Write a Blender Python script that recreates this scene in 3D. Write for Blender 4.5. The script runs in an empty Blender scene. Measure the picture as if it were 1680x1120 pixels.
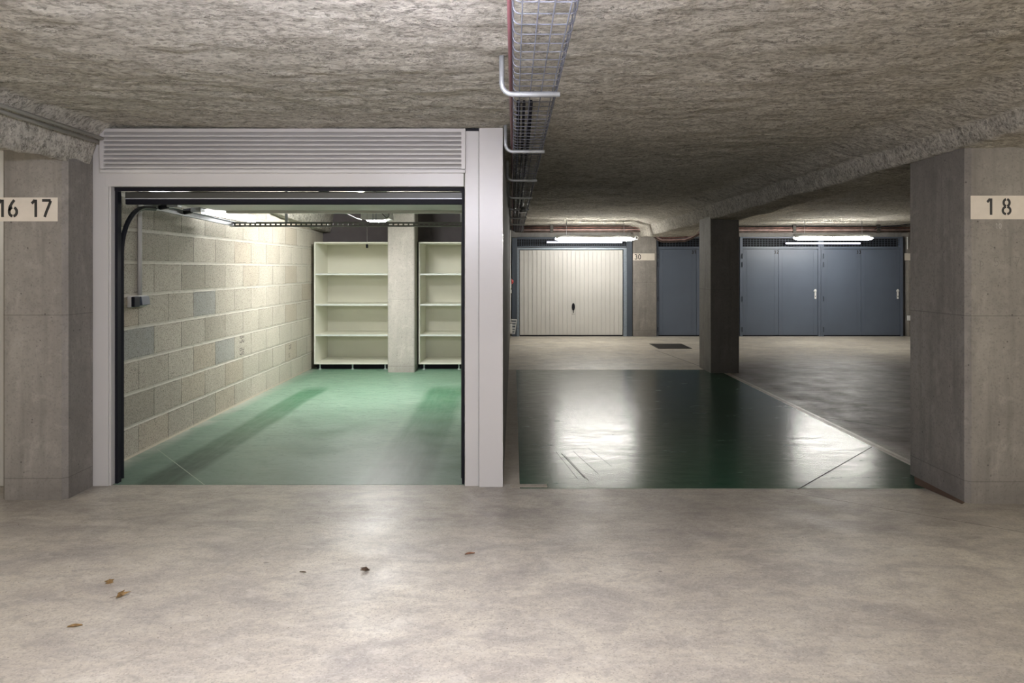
import bpy, bmesh, math, random
import numpy as np
from mathutils import Vector
random.seed(7)
C = bpy.context.scene.collection
PI = math.pi

# ------------------------------------------------------------------ helpers
def link(o, parent=None):
    C.objects.link(o)
    if parent: o.parent = parent
    return o
def tag(o, label=None, cat=None, group=None, kind=None):
    if label: o['label'] = label
    if cat: o['category'] = cat
    if group: o['group'] = group
    if kind: o['kind'] = kind
    return o
def thing(name, label, cat, loc=(0,0,0), rz=0, group=None):
    o = bpy.data.objects.new(name, None); o.empty_display_size = .05
    C.objects.link(o); o.location = loc; o.rotation_euler = (0,0,rz)
    return tag(o, label, cat, group)
def copy_tree(o, parent=None):
    c = o.copy(); C.objects.link(c)
    if parent: c.parent = parent
    for ch in list(o.children): copy_tree(ch, c)
    return c
class MB:
    def __init__(s): s.bm = bmesh.new()
    def box(s, x0, x1, y0, y1, z0, z1):
        v = [s.bm.verts.new(p) for p in ((x0,y0,z0),(x1,y0,z0),(x1,y1,z0),(x0,y1,z0),(x0,y0,z1),(x1,y0,z1),(x1,y1,z1),(x0,y1,z1))]
        for f in ((0,3,2,1),(4,5,6,7),(0,1,5,4),(1,2,6,5),(2,3,7,6),(3,0,4,7)): s.bm.faces.new([v[i] for i in f])
        return s
    def prism(s, pts, a0, a1, axis='z'):
        def P(p, t):
            return {'z':(p[0],p[1],t),'x':(t,p[0],p[1]),'y':(p[0],t,p[1])}[axis]
        a = [s.bm.verts.new(P(p,a0)) for p in pts]; b = [s.bm.verts.new(P(p,a1)) for p in pts]
        n = len(pts)
        s.bm.faces.new(a[::-1]); s.bm.faces.new(b)
        for i in range(n): s.bm.faces.new((a[i],a[(i+1)%n],b[(i+1)%n],b[i]))
        return s
    def tube(s, pts, r, n=8, cap=True, rs=None):
        pts = [Vector(p) for p in pts]; rings = []
        prev = None
        for i, p in enumerate(pts):
            if i == 0: t = pts[1]-pts[0]
            elif i == len(pts)-1: t = pts[-1]-pts[-2]
            else: t = (pts[i+1]-p).normalized()+(p-pts[i-1]).normalized()
            t.normalize()
            if prev is None:
                u = t.cross(Vector((0,0,1)));
                if u.length < .05: u = t.cross(Vector((0,1,0)))
            else: u = prev - t*prev.dot(t)
            u.normalize(); prev = u; w = t.cross(u)
            rr = rs[i] if rs else r
            rings.append([s.bm.verts.new(p+(u*math.cos(2*PI*k/n)+w*math.sin(2*PI*k/n))*rr) for k in range(n)])
        for a, b in zip(rings, rings[1:]):
            for k in range(n): s.bm.faces.new((a[k],a[(k+1)%n],b[(k+1)%n],b[k]))
        if cap: s.bm.faces.new(rings[0][::-1]); s.bm.faces.new(rings[-1])
        return s
    def poly(s, pts):
        s.bm.faces.new([s.bm.verts.new(p) for p in pts]); return s
    def ribbon(s, pts, w, to3, closed=False, d=0.0):
        # flat stroke in a plane: pts 2D, to3 maps (u,v,depth)->xyz
        n = len(pts); L = []; R = []
        for i in range(n):
            if closed: a, b = pts[i-1], pts[(i+1)%n]
            else: a, b = pts[max(i-1,0)], pts[min(i+1,n-1)]
            dx, dy = b[0]-a[0], b[1]-a[1]; l = math.hypot(dx,dy) or 1
            nx, ny = -dy/l*w/2, dx/l*w/2
            L.append(s.bm.verts.new(to3(pts[i][0]+nx, pts[i][1]+ny))); R.append(s.bm.verts.new(to3(pts[i][0]-nx, pts[i][1]-ny)))
        for i in range(n if closed else n-1):
            j = (i+1)%n; s.bm.faces.new((L[i],R[i],R[j],L[j]))
        return s
    def build(s, name, m, parent=None, bevel=0, smooth=False, origin=None, seg=2):
        bmesh.ops.recalc_face_normals(s.bm, faces=s.bm.faces)
        if bevel:
            bmesh.ops.bevel(s.bm, geom=[e for e in s.bm.edges if e.is_manifold and e.calc_face_angle(0) > .6], offset=bevel, segments=seg, affect='EDGES', profile=.6)
        if origin is not None: bmesh.ops.translate(s.bm, verts=s.bm.verts, vec=-Vector(origin))
        me = bpy.data.meshes.new(name); s.bm.to_mesh(me); s.bm.free(); me.materials.append(m)
        if smooth:
            for p in me.polygons: p.use_smooth = True
        o = bpy.data.objects.new(name, me)
        if origin is not None: o.location = origin
        return link(o, parent)
def arc(cx, cy, rx, ry, a0, a1, n=12):
    return [(cx+rx*math.cos(math.radians(a0+(a1-a0)*i/n)), cy+ry*math.sin(math.radians(a0+(a1-a0)*i/n))) for i in range(n+1)]

# ------------------------------------------------------------------ materials
class NT:
    def __init__(s, name):
        s.m = bpy.data.materials.new(name); s.m.use_nodes = True; s.t = s.m.node_tree; s.t.nodes.clear()
        s.out = s.n('ShaderNodeOutputMaterial'); s.b = s.n('ShaderNodeBsdfPrincipled'); s.l(s.b.outputs[0], s.out.inputs[0])
        s.co = s.n('ShaderNodeTexCoord').outputs['Object']
    def n(s, k, **kw):
        nd = s.t.nodes.new(k)
        for a, v in kw.items(): setattr(nd, a, v)
        return nd
    def l(s, a, b): s.t.links.new(a, b)
    def set(s, nd, k, v):
        if isinstance(v, bpy.types.NodeSocket): s.l(v, nd.inputs[k])
        else: nd.inputs[k].default_value = v
    def math(s, op, a, b=0.0, c=None, clamp=False):
        nd = s.n('ShaderNodeMath', operation=op, use_clamp=clamp); s.set(nd,0,a); s.set(nd,1,b)
        if c is not None: s.set(nd,2,c)
        return nd.outputs[0]
    def noise(s, scale, detail=4, rough=.55, vec=None, dist=0, st=None):
        nd = s.n('ShaderNodeTexNoise'); v = vec or s.co
        if st:
            mp = s.n('ShaderNodeMapping'); mp.inputs['Scale'].default_value = st; s.l(v, mp.inputs[0]); v = mp.outputs[0]
        s.l(v, nd.inputs['Vector']); nd.inputs['Scale'].default_value = scale; nd.inputs['Detail'].default_value = detail
        nd.inputs['Roughness'].default_value = rough; nd.inputs['Distortion'].default_value = dist
        return nd.outputs[0]
    def grain(s, scale, st=(1,1,1)):   # random value per small cell
        mp = s.n('ShaderNodeMapping'); mp.inputs['Scale'].default_value = st; s.l(s.co, mp.inputs[0])
        vo = s.n('ShaderNodeTexVoronoi'); vo.inputs['Scale'].default_value = scale; s.l(mp.outputs[0], vo.inputs['Vector'])
        sp = s.n('ShaderNodeSeparateColor'); s.l(vo.outputs['Color'], sp.inputs[0]); return sp.outputs[0], vo.outputs['Distance']
    def ramp(s, f, a, b, lo=0.0, hi=1.0):
        nd = s.n('ShaderNodeMapRange'); nd.clamp = True; s.l(f, nd.inputs[0])
        for i, v in zip((1,2,3,4), (a,b,lo,hi)): nd.inputs[i].default_value = v
        return nd.outputs[0]
    def mix(s, f, a, b, mode='MIX'):
        nd = s.n('ShaderNodeMix', data_type='RGBA', blend_type=mode); s.set(nd, 0, f)
        for k, v in ((6,a),(7,b)):
            if isinstance(v, bpy.types.NodeSocket): s.l(v, nd.inputs[k])
            else: nd.inputs[k].default_value = (*v,1)
        return nd.outputs[2]
    def xyz(s):
        nd = s.n('ShaderNodeSeparateXYZ'); s.l(s.co, nd.inputs[0]); return nd.outputs
    def band(s, v, a, b, soft=.02):  # 1 inside [a,b]
        return s.math('MULTIPLY', s.ramp(v, a-soft, a+soft), s.ramp(v, b-soft, b+soft, 1, 0))
    def bump(s, h, strength=.3, dist=.01):
        nd = s.n('ShaderNodeBump'); nd.inputs['Strength'].default_value = strength; nd.inputs['Distance'].default_value = dist
        s.l(h, nd.inputs['Height']); s.l(nd.outputs[0], s.b.inputs['Normal'])
    def fin(s, col=None, rough=.6, metal=0, spec=.5):
        if col is not None:
            if isinstance(col, bpy.types.NodeSocket): s.l(col, s.b.inputs['Base Color'])
            else: s.b.inputs['Base Color'].default_value = (*col,1)
        s.set(s.b, 'Roughness', rough); s.b.inputs['Metallic'].default_value = metal
        s.set(s.b, 'Specular IOR Level', spec)
        return s.m
def plain(name, col, rough=.5, metal=0, spec=.5, var=.08, scale=6):
    t = NT(name); f = t.noise(scale, 3)
    c = t.mix(t.ramp(f,.3,.7), tuple(x*(1-var) for x in col), tuple(min(1,x*(1+var)) for x in col))
    return t.fin(c, rough, metal, spec)
def emit(name, col, st, body=(.9,.9,.9)):
    t = NT(name); t.b.inputs['Base Color'].default_value = (*body,1)
    t.b.inputs['Emission Color'].default_value = (*col,1); t.b.inputs['Emission Strength'].default_value = st
    return t.m

def concrete_floor():
    t = NT('concrete_floor'); x, y, z = t.xyz()
    big = t.noise(.55, 4, .6, dist=.6); mid = t.noise(2.3, 6, .62, dist=.8, st=(1,1.5,1)); fine = t.noise(38, 8, .8)
    c = t.mix(t.ramp(big,.35,.65), (.50,.45,.365), (.66,.61,.50))
    c = t.mix(t.ramp(mid,.42,.68,0,.75), c, (.30,.27,.245))
    c = t.mix(t.ramp(mid,.36,.2,0,.5), c, (.62,.575,.50))
    # fine tyre scuffs running mostly across the aisle
    scr = t.noise(6, 8, .78, st=(.6,1.8,1), dist=.6)
    c = t.mix(t.ramp(scr,.50,.70,0,.42), c, (.235,.215,.20))
    rot = t.n('ShaderNodeMapping'); rot.inputs['Rotation'].default_value = (0,0,.75); t.l(t.co, rot.inputs[0])
    scr2 = t.noise(4, 8, .75, vec=rot.outputs[0], st=(3.0,.6,1), dist=.8)
    c = t.mix(t.ramp(scr2,.54,.74,0,.32), c, (.25,.225,.21))
    c = t.mix(t.ramp(fine,.42,.66,0,.45), c, (.24,.215,.19))
    g1, gd = t.grain(150); c = t.mix(t.ramp(g1,.82,.88,0,.35), c, (.20,.175,.15)); c = t.mix(t.ramp(g1,.0,.18,.25,0), c, (.72,.68,.60))
    b3 = t.noise(9, 7, .7, st=(.8,1.3,1), dist=.5); c = t.mix(t.ramp(b3,.53,.64,0,.45), c, (.27,.24,.215)); c = t.mix(t.ramp(b3,.46,.36,0,.35), c, (.66,.62,.54))
    pit = t.noise(55, 2, .5); c = t.mix(t.ramp(pit,.72,.78,0,.8), c, (.12,.11,.10))
    pit2 = t.noise(9, 2, .5, st=(1,2,1)); c = t.mix(t.ramp(pit2,.765,.785,0,.7), c, (.10,.085,.075))
    # the floor next to the green bay is darker and reddish, in streaks
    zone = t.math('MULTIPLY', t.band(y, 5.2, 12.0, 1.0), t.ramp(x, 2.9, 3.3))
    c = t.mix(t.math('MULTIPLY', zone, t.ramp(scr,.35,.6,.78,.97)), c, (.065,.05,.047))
    # darker band along the facade line
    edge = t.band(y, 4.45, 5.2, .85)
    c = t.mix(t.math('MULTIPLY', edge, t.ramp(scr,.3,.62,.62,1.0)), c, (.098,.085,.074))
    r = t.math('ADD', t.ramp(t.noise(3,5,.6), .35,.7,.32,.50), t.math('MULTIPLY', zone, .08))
    t.bump(t.math('ADD', t.noise(25,6,.7), t.math('MULTIPLY', g1, .12)), .2, .01)
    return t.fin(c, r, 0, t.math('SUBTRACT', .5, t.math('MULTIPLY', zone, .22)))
def green_paint(garage):
    t = NT('green_floor_paint_garage' if garage else 'green_floor_paint_bay'); x, y, z = t.xyz()
    mid = t.noise(2.2, 6, .65, dist=.8, st=(1,1.6,1)); fine = t.noise(24, 6, .7); st = t.noise(4, 5, .7, st=(.5,3,1), dist=1)
    if garage:
        c = t.mix(t.ramp(mid,.3,.7), (.145,.235,.175), (.225,.31,.245))
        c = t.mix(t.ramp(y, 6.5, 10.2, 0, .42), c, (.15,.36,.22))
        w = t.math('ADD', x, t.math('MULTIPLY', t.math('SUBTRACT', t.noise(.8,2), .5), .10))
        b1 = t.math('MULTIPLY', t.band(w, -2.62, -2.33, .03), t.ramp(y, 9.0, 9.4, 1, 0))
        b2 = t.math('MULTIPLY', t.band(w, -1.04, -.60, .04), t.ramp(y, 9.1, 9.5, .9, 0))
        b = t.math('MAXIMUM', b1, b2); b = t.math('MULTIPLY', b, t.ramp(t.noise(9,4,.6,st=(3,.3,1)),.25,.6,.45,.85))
        c = t.mix(t.ramp(t.noise(7,8,.8,st=(.6,1.8,1),dist=.5),.52,.72,0,.5), c, (.07,.11,.085))
        c = t.mix(t.ramp(fine,.5,.65,0,.25), c, (.30,.36,.31))
        b3 = t.noise(7, 7, .72, st=(.7,1.6,1), dist=.5); c = t.mix(t.ramp(b3,.53,.63,0,.4), c, (.06,.12,.085)); c = t.mix(t.ramp(b3,.46,.36,0,.35), c, (.28,.37,.30))
        g1, gd = t.grain(60, (.6,1.4,1)); c = t.mix(t.ramp(g1,.93,.96,0,.4), c, (.04,.08,.055))
        c = t.mix(t.ramp(t.math('ADD', y, t.math('MULTIPLY', mid, 1.2)), 5.2, 8.8, .78, 0), c, (.045,.088,.062))  # colour darkened towards the opening to imitate the dimmer light there
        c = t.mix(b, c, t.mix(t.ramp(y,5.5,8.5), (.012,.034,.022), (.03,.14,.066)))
        wall = t.math('MULTIPLY', t.ramp(x,-3.03,-2.88,.8,0), t.ramp(mid,.35,.6)); c = t.mix(wall, c, (.42,.40,.36))
        r = t.ramp(mid,.3,.7,.34,.5)
    else:
        c = t.mix(t.ramp(mid,.3,.7), (.010,.050,.026), (.020,.064,.038))
        s1 = t.noise(6, 7, .78, st=(.55,2.2,1), dist=.35); s2 = t.noise(5, 7, .8, st=(2.4,.6,1), dist=.5)
        c = t.mix(t.ramp(s1,.50,.75,0,.30), c, (.105,.115,.105))
        c = t.mix(t.ramp(s2,.55,.8,0,.25), c, (.14,.145,.13))
        s3 = t.noise(14, 8, .8, st=(.5,2.5,1), dist=.3)
        r = t.math('ADD', t.ramp(mid,.3,.7,.19,.23), t.ramp(s1,.4,.8,0,.10))
        sp_ = t.math('MULTIPLY', t.ramp(s1,.35,.72,.30,.14), t.ramp(s3,.35,.65,1.25,.62))
    if garage: t.bump(fine, .05, .003)
    return t.fin(c, r, 0, .5 if garage else sp_)
def sprayed():
    t = NT('sprayed_fibre_coating'); x, y, z = t.xyz()
    a = t.noise(1.1, 4, .6); b = t.noise(11, 8, .68, st=(.6,1,1), dist=.3); b2 = t.noise(34, 6, .7, st=(.7,1,1)); cr = t.noise(9, 8, .72, st=(.5,1,1), dist=.3)
    g1, gd = t.grain(75, (.8,1,1))
    c = t.mix(t.ramp(a,.35,.65), (.58,.555,.485), (.66,.63,.56))
    c = t.mix(t.ramp(b,.52,.40,0,.5), c, (.31,.285,.24))
    c = t.mix(t.ramp(b2,.50,.38,0,.6), c, (.22,.20,.165))
    c = t.mix(t.ramp(b2,.54,.66,0,.35), c, (.82,.79,.71))
    c = t.mix(t.ramp(g1,.80,.86,0,.42), c, (.17,.155,.13))
    c = t.mix(t.ramp(g1,.0,.22,.35,0), c, (.85,.82,.74))
    line = t.math('ABSOLUTE', t.math('SUBTRACT', cr, .5)); msk = t.ramp(t.noise(7,5,.7,st=(.6,1,1)),.48,.54)
    c = t.mix(t.math('MULTIPLY', t.ramp(line,.002,.013,1,0), t.math('MULTIPLY', msk, .9)), c, (.055,.048,.040))
    h = t.math('ADD', b, t.math('ADD', t.math('MULTIPLY', b2, .7), t.math('MULTIPLY', g1, .10)))
    t.bump(h, .9, .035)
    return t.fin(c, .95, 0, .1)
def cast_concrete(name, ca, cb, seams=(), dirt=.5):
    t = NT(name); x, y, z = t.xyz()
    a = t.noise(1.4, 5, .6, st=(1,1,.5), dist=.5); v = t.noise(3, 5, .6, st=(4,4,.35)); f = t.noise(26, 5, .7)
    c = t.mix(t.ramp(a,.35,.65), ca, cb)
    c = t.mix(t.ramp(v,.5,.7,0,dirt), c, tuple(k*.62 for k in ca))
    c = t.mix(t.ramp(f,.4,.7,0,.3), c, tuple(k*.75 for k in ca))
    g1, gd = t.grain(110); c = t.mix(t.ramp(g1,.85,.9,0,.3), c, tuple(k*.55 for k in ca)); c = t.mix(t.ramp(t.noise(7,7,.7,st=(1,1,.7),dist=.5),.46,.36,0,.3), c, tuple(min(1,k*1.25) for k in cb))
    vo = t.n('ShaderNodeTexVoronoi'); vo.inputs['Scale'].default_value = 16; t.l(t.co, vo.inputs['Vector'])
    pick = t.ramp(t.noise(5,2),.46,.50)
    c = t.mix(t.ramp(t.noise(4.5,7,.75),.50,.66,0,dirt*.9), c, tuple(k*.68 for k in ca))
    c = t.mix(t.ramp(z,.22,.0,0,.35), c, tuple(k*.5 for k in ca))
    pore = t.math('MULTIPLY', t.ramp(vo.outputs[0], .07,.11,1,0), pick)
    c = t.mix(t.math('MULTIPLY', pore, .75), c, tuple(k*.3 for k in ca))
    for s in seams:
        c = t.mix(t.math('MULTIPLY', t.band(z, s-.0025, s+.0025, .0015), .55), c, tuple(k*.35 for k in ca))
    h = t.math('SUBTRACT', t.math('MULTIPLY', f, .5), pore)
    t.bump(h, .25, .008)
    return t.fin(c, .75, 0, .35)
def blockwork():
    t = NT('hollow_blockwork'); x, y, z = t.xyz()
    wob = t.math('MULTIPLY', t.math('SUBTRACT', t.noise(5,3), .5), .012)
    v = t.math('DIVIDE', t.math('ADD', t.math('ADD', z, .007), wob), .26); row = t.math('FLOOR', v); fv = t.math('FRACT', v)
    odd = t.math('MODULO', row, 2.0)
    u = t.math('ADD', t.math('DIVIDE', t.math('SUBTRACT', y, .074), .508), t.math('MULTIPLY', t.math('SUBTRACT', 1.0, odd), .5))
    col = t.math('FLOOR', u); fu = t.math('FRACT', u)
    dv = t.math('MULTIPLY', t.math('MINIMUM', fv, t.math('SUBTRACT',1.0,fv)), .26)
    du = t.math('MULTIPLY', t.math('MINIMUM', fu, t.math('SUBTRACT',1.0,fu)), .508)
    cb = t.n('ShaderNodeCombineXYZ'); t.l(row, cb.inputs[0]); t.l(col, cb.inputs[1])
    wn = t.n('ShaderNodeTexWhiteNoise', noise_dimensions='3D'); t.l(cb.outputs[0], wn.inputs['Vector'])
    sp = t.n('ShaderNodeSeparateColor'); t.l(wn.outputs['Color'], sp.inputs[0])
    c = t.mix(sp.outputs[0], (.31,.285,.235), (.44,.405,.34))
    for y0_, z0_ in ((6.932,1.033),(5.662,.773),(7.44,.513),(8.964,1.553)):
        blk = t.math('MULTIPLY', t.band(y, y0_, y0_+.508, .002), t.band(z, z0_, z0_+.26, .002))
        c = t.mix(t.math('MULTIPLY', blk, .75), c, (.25,.265,.26))
    c = t.mix(t.ramp(y, 7.2, 9.2, 0, .5), c, (.66,.62,.52))  # paler towards the back: lamplight painted into the block colour
    c = t.mix(t.ramp(sp.outputs[2],.84,.87,0,.6), c, (.42,.36,.28))
    a = t.noise(2.2,4,.6); c = t.mix(t.ramp(a,.45,.7,0,.3), c, (.30,.27,.22))
    fine = t.noise(120,4,.7); g = t.noise(230,2,.5)
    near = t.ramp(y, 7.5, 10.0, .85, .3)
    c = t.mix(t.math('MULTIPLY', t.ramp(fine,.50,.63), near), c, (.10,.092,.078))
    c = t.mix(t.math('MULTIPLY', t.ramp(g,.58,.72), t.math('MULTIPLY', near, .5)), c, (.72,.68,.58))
    wv = t.noise(11,4,.7)
    jh = t.math('MULTIPLY', t.ramp(dv,.010,.017,1,0), t.ramp(wv,.3,.55,.4,.95))
    c = t.mix(jh, c, (.50,.475,.41))
    edge = t.math('MULTIPLY', t.band(dv,.016,.021,.003), t.ramp(wv,.42,.6)); c = t.mix(t.math('MULTIPLY',edge,.7), c, (.09,.085,.075))
    jv = t.math('MULTIPLY', t.ramp(du,.0025,.0055,1,0), t.ramp(t.noise(6,3,.6),.35,.6,.2,.95))
    jv = t.math('MULTIPLY', jv, t.math('SUBTRACT', 1.0, jh)); c = t.mix(jv, c, (.07,.066,.058))
    foot = t.ramp(z,.012,.03,1,0); c = t.mix(foot, c, (.55,.5,.4))
    h = t.math('ADD', t.math('MULTIPLY', t.ramp(du,0,.008), t.ramp(dv,0,.014,.2,1)), t.math('MULTIPLY', fine, .8))
    t.bump(h, .55, .008)
    return t.fin(c, .92, 0, .2)

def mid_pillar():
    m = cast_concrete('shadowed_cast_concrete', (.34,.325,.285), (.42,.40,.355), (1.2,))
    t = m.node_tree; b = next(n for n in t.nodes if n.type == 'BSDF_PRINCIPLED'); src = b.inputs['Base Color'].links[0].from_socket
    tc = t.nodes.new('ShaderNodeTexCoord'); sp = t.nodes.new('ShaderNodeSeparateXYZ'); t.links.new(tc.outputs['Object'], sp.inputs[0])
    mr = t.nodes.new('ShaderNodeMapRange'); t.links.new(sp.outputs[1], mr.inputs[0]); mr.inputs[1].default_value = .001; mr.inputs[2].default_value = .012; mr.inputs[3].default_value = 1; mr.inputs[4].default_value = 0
    mx = t.nodes.new('ShaderNodeMix'); mx.data_type = 'RGBA'; mx.blend_type = 'MULTIPLY'; t.links.new(mr.outputs[0], mx.inputs[0]); t.links.new(src, mx.inputs[6]); mx.inputs[7].default_value = (.20,.195,.195,1)  # front face multiplied darker, its shade painted into the concrete
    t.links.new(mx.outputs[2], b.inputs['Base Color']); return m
M = dict(
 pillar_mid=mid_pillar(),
 floor=concrete_floor(), green_g=green_paint(True), green_b=green_paint(False), spray=sprayed(), block=blockwork(),
 pillar=cast_concrete('cast_concrete', (.20,.184,.165), (.275,.255,.23), (1.2,.14)),
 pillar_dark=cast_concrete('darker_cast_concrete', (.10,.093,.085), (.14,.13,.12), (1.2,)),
 pillar_pale=cast_concrete('pale_cast_concrete', (.44,.41,.375), (.54,.505,.46), (1.06,.09), .25),
 wall_grey=cast_concrete('grey_wall', (.20,.19,.18), (.26,.25,.235), (1.2,), .3),
 wall_dim=plain('dim_plum_grey_wall', (.14,.125,.13), .9),
 strip=cast_concrete('pale_screed', (.36,.32,.265), (.44,.40,.33), (), .3),
 white=plain('white_lacquered_metal', (.475,.462,.45), .30, 0, .5, .015, 2),
 white2=plain('white_satin_panel', (.74,.72,.68), .42, 0, .5, .02, 2),
 beige=plain('ivory_painted_steel', (.50,.49,.46), .42, 0, .4, .04, 2),
 blue=plain('slate_blue_paint', (.092,.112,.148), .42, 0, .5, .06, 1.5),
 bluedark=plain('dark_blue_grey_paint', (.055,.068,.088), .5, 0, .4, .06, 3),
 black=plain('black_rubber', (.004,.004,.008), .6, 0, .2),
 black_steel=plain('black_steel', (.012,.013,.018), .35, .2),
 dark=plain('dark_void_backing', (.006,.007,.010), .9),
 sealdark=plain('dark_grey_door_edge', (.045,.045,.04), .4, .2),
 seal=plain('grey_aluminium_edge', (.15,.155,.14), .4, .3),
 galv=plain('galvanised_steel', (.50,.52,.55), .38, .75, .5, .15, 30),
 galvd=plain('dull_bluish_galvanised_frame', (.20,.235,.27), .4, .2, .5, .15, 30),
 galvl=plain('pale_galvanised_bar', (.42,.44,.46), .42, .4, .5, .1, 20),
 wire=plain('galvanised_wire', (.12,.125,.15), .4, .5, .5, .15, 40),
 pvc=plain('grey_plastic_conduit', (.42,.41,.385), .5),
 sign=plain('cream_sign_paint', (.62,.565,.49), .7, 0, .3, .05, 12),
 ink=plain('black_stencil_paint', (.012,.011,.011), .6),
 pencil=plain('pencil_line', (.11,.10,.09), .8), chalk=plain('chalk_line', (.5,.48,.45), .9),
 shelf=plain('cream_shelf_board', (.77,.765,.665), .45, 0, .4, .02, 3),
 shelf_back=plain('cream_back_board', (.75,.745,.64), .55, 0, .3, .02, 3),
 edge=plain('pale_shelf_edge', (.70,.74,.70), .3, 0, .5, .02, 3),
 legm=plain('pale_grey_leg', (.5,.55,.55), .3, .3),
 pipe=plain('rusty_red_pipe', (.17,.085,.07), .5, 0, .4, .5, 9), pipe2=plain('brown_pipe', (.09,.06,.048), .6, 0, .4, .5, 9),
 pinkpipe=plain('dusty_pink_pipe', (.40,.27,.25), .6, 0, .4, .35, 9),
 redcable=plain('dark_red_cable', (.16,.06,.07), .5), redp=plain('red_plastic', (.35,.01,.01), .35),
 whitep=plain('white_plastic', (.75,.75,.73), .35, 0, .5, .02), cast=plain('black_cast_iron', (.045,.04,.034), .6, .2, .5, .3, 30),
 leaf=plain('dry_ochre_leaf', (.20,.125,.05), .7, 0, .3, .4, 60), leafd=plain('dry_dark_leaf', (.075,.05,.032), .7, 0, .3, .4, 60),
 leafr=plain('dry_rust_leaf', (.20,.095,.055), .7, 0, .3, .3, 60),
 strip2=plain('pale_painted_strip', (.50,.46,.40), .36, 0, .5, .2, 8),
 joint=plain('dark_saw_cut', (.05,.045,.04), .9), pjoint=plain('pale_saw_cut', (.36,.40,.33), .9),
 rust=plain('rusty_dirt', (.10,.062,.042), .9),
 lamp_cool=emit('lit_diffuser', (1,.97,.91), 105), lamp_near=emit('lit_near_diffuser', (.89,.88,1.0), 205), lamp_fill=emit('lit_fill_diffuser', (1,.93,.79), 120),
 lamp_thin=emit('lit_thin_tube', (.78,.77,1), 2.2), lamp_motor=emit('lit_motor_lamp', (1,.985,.95), 420), lamp_gar=emit('lit_garage_tube', (.95,.97,1), 7), lamp_gar3=emit('lit_front_garage_tube', (.95,.97,1), 3), lamp_gar2=emit('lit_garage_ceiling_tube', (1,.985,.96), 420),
)

# ------------------------------------------------------------------ setting
def struct(o, label=None): o['kind'] = 'structure'; return tag(o, label)
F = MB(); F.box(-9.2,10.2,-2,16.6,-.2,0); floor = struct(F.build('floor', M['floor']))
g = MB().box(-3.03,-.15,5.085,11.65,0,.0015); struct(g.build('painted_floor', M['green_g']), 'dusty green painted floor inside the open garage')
g = MB().box(.045,3.03,5.0,10.88,0,.0015); struct(g.build('painted_floor', M['green_b']), 'dark glossy green painted parking bay between the columns')
# screed strips around the bay, joints sawn in the floor
MB().box(-.07,.045,5.1,10.9,0,.001).build('screed_strip', M['strip'], floor)
MB().box(-.02,.235,5.02,5.09,0,.004).build('screed_strip', M['strip'], floor, .001)
MB().box(3.032,3.062,5.45,10.5,0,.0012).build('screed_strip', M['strip2'], floor)
MB().box(3.072,3.11,5.45,10.5,0,.0012).build('screed_strip', M['strip2'], floor)
def fl(px, py, z=0): Y = 1200*(1.5-z)/(py-441.); return ((px-842)*Y/1200, Y)
def line(p, q, w, m, z=.0022, name='floor_joint'):
    a, b = fl(*p), fl(*q); mb = MB(); mb.ribbon([a,b], w, lambda u,v: (u,v,z)); return mb.build(name, M[m], floor)
line((1431,733),(1309,803),.008,'joint'); pass
line((1318,680),(1490,704),.010,'joint',.0006); line((1213,608),(1490,609),.02,'joint',.0006)
line((258,737),(336,796),.006,'pjoint'); line((1290,806),(1680,873),.004,'joint',.0004)
line((1075,574),(1147,600),.012,'joint',.0004)
MB().poly([(2.80,5.1,.002),(2.905,5.3,.002),(2.905,4.7,.002),(2.86,4.66,.002)]).build('dirt_patch', M['rust'], floor)
for a, b, w_ in (((921,744),(960,785),.006),((926,746),(966,789),.003),((912,741),(948,786),.002),((940,740),(982,778),.002),((1090,784),(1120,797),.002),((965,735),(1003,765),.002)):
    line(a, b, w_, 'joint', .0021, 'tyre_scuff')

# ceiling: one sprayed sheet with the two downstand beams
def vnoise(x, y, seed):
    rs = np.random.RandomState(seed); G = rs.rand(256,256)
    xi = np.floor(x).astype(int); yi = np.floor(y).astype(int); fx = x-xi; fy = y-yi
    fx = fx*fx*(3-2*fx); fy = fy*fy*(3-2*fy)
    g = lambda a,b: G[a%256, b%256]
    return (g(xi,yi)*(1-fx)+g(xi+1,yi)*fx)*(1-fy)+(g(xi,yi+1)*(1-fx)+g(xi+1,yi+1)*fx)*fy - .5
def axis(segs):
    v = []
    for a, b, s in segs: v += list(np.arange(a, b-1e-6, s))
    return np.array(v+[segs[-1][1]])
xs = axis([(-9.2,-4,.13),(-4,-3.5,.05),(-3.5,5.2,.028),(5.2,8.8,.045),(8.8,10.2,.13)])
ys = axis([(-2,1.8,.12),(1.8,7,.028),(7,10,.045),(10,16.6,.05)])
X, Y = np.meshgrid(xs, ys, indexing='ij')
def sm(t): t = np.clip(t,0,1); return t*t*(3-2*t)
def ceil_h(X, Y):
    Z = np.full_like(X, 2.475)
    w = vnoise(X*0+3, Y*1.3, 3)*.05
    # right beam
    bz = 2.285-.0135*np.minimum(Y-4.7,6.3); re = 3.28+.5*sm((Y-12.5)/3)
    d = np.maximum(2.84+w-X, X-re-w)
    prof = np.where(d<0, bz, np.where(d<.06, bz+(2.40-bz)*sm(d/.06), 2.40+.075*sm((d-.06)/.35)))
    Z = np.minimum(Z, prof)
    bz = 2.28-.012*np.clip(Y-4.7,0,3)-.045*np.clip(Y-8,0,4)
    d = np.maximum(-3.36-w-X, X+2.905-w*.3)
    bz = bz-.085*sm((X+2.99)/.04)*(Y<5.03)
    prof = np.where(d<0, bz, np.where(d<.04, bz+(2.40-bz)*sm(d/.04), 2.40+.075*sm((d-.04)/.10)))
    return np.minimum(Z, prof)
Z = ceil_h(X, Y)
nz = vnoise(X*1.1,Y*1.7,1)*.026 + vnoise(X*4,Y*6,2)*.014 + vnoise(X*10,Y*15,4)*.010 + vnoise(X*17+.3,Y*23,5)*.009
Z = Z + nz
nx, ny = X.shape
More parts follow.
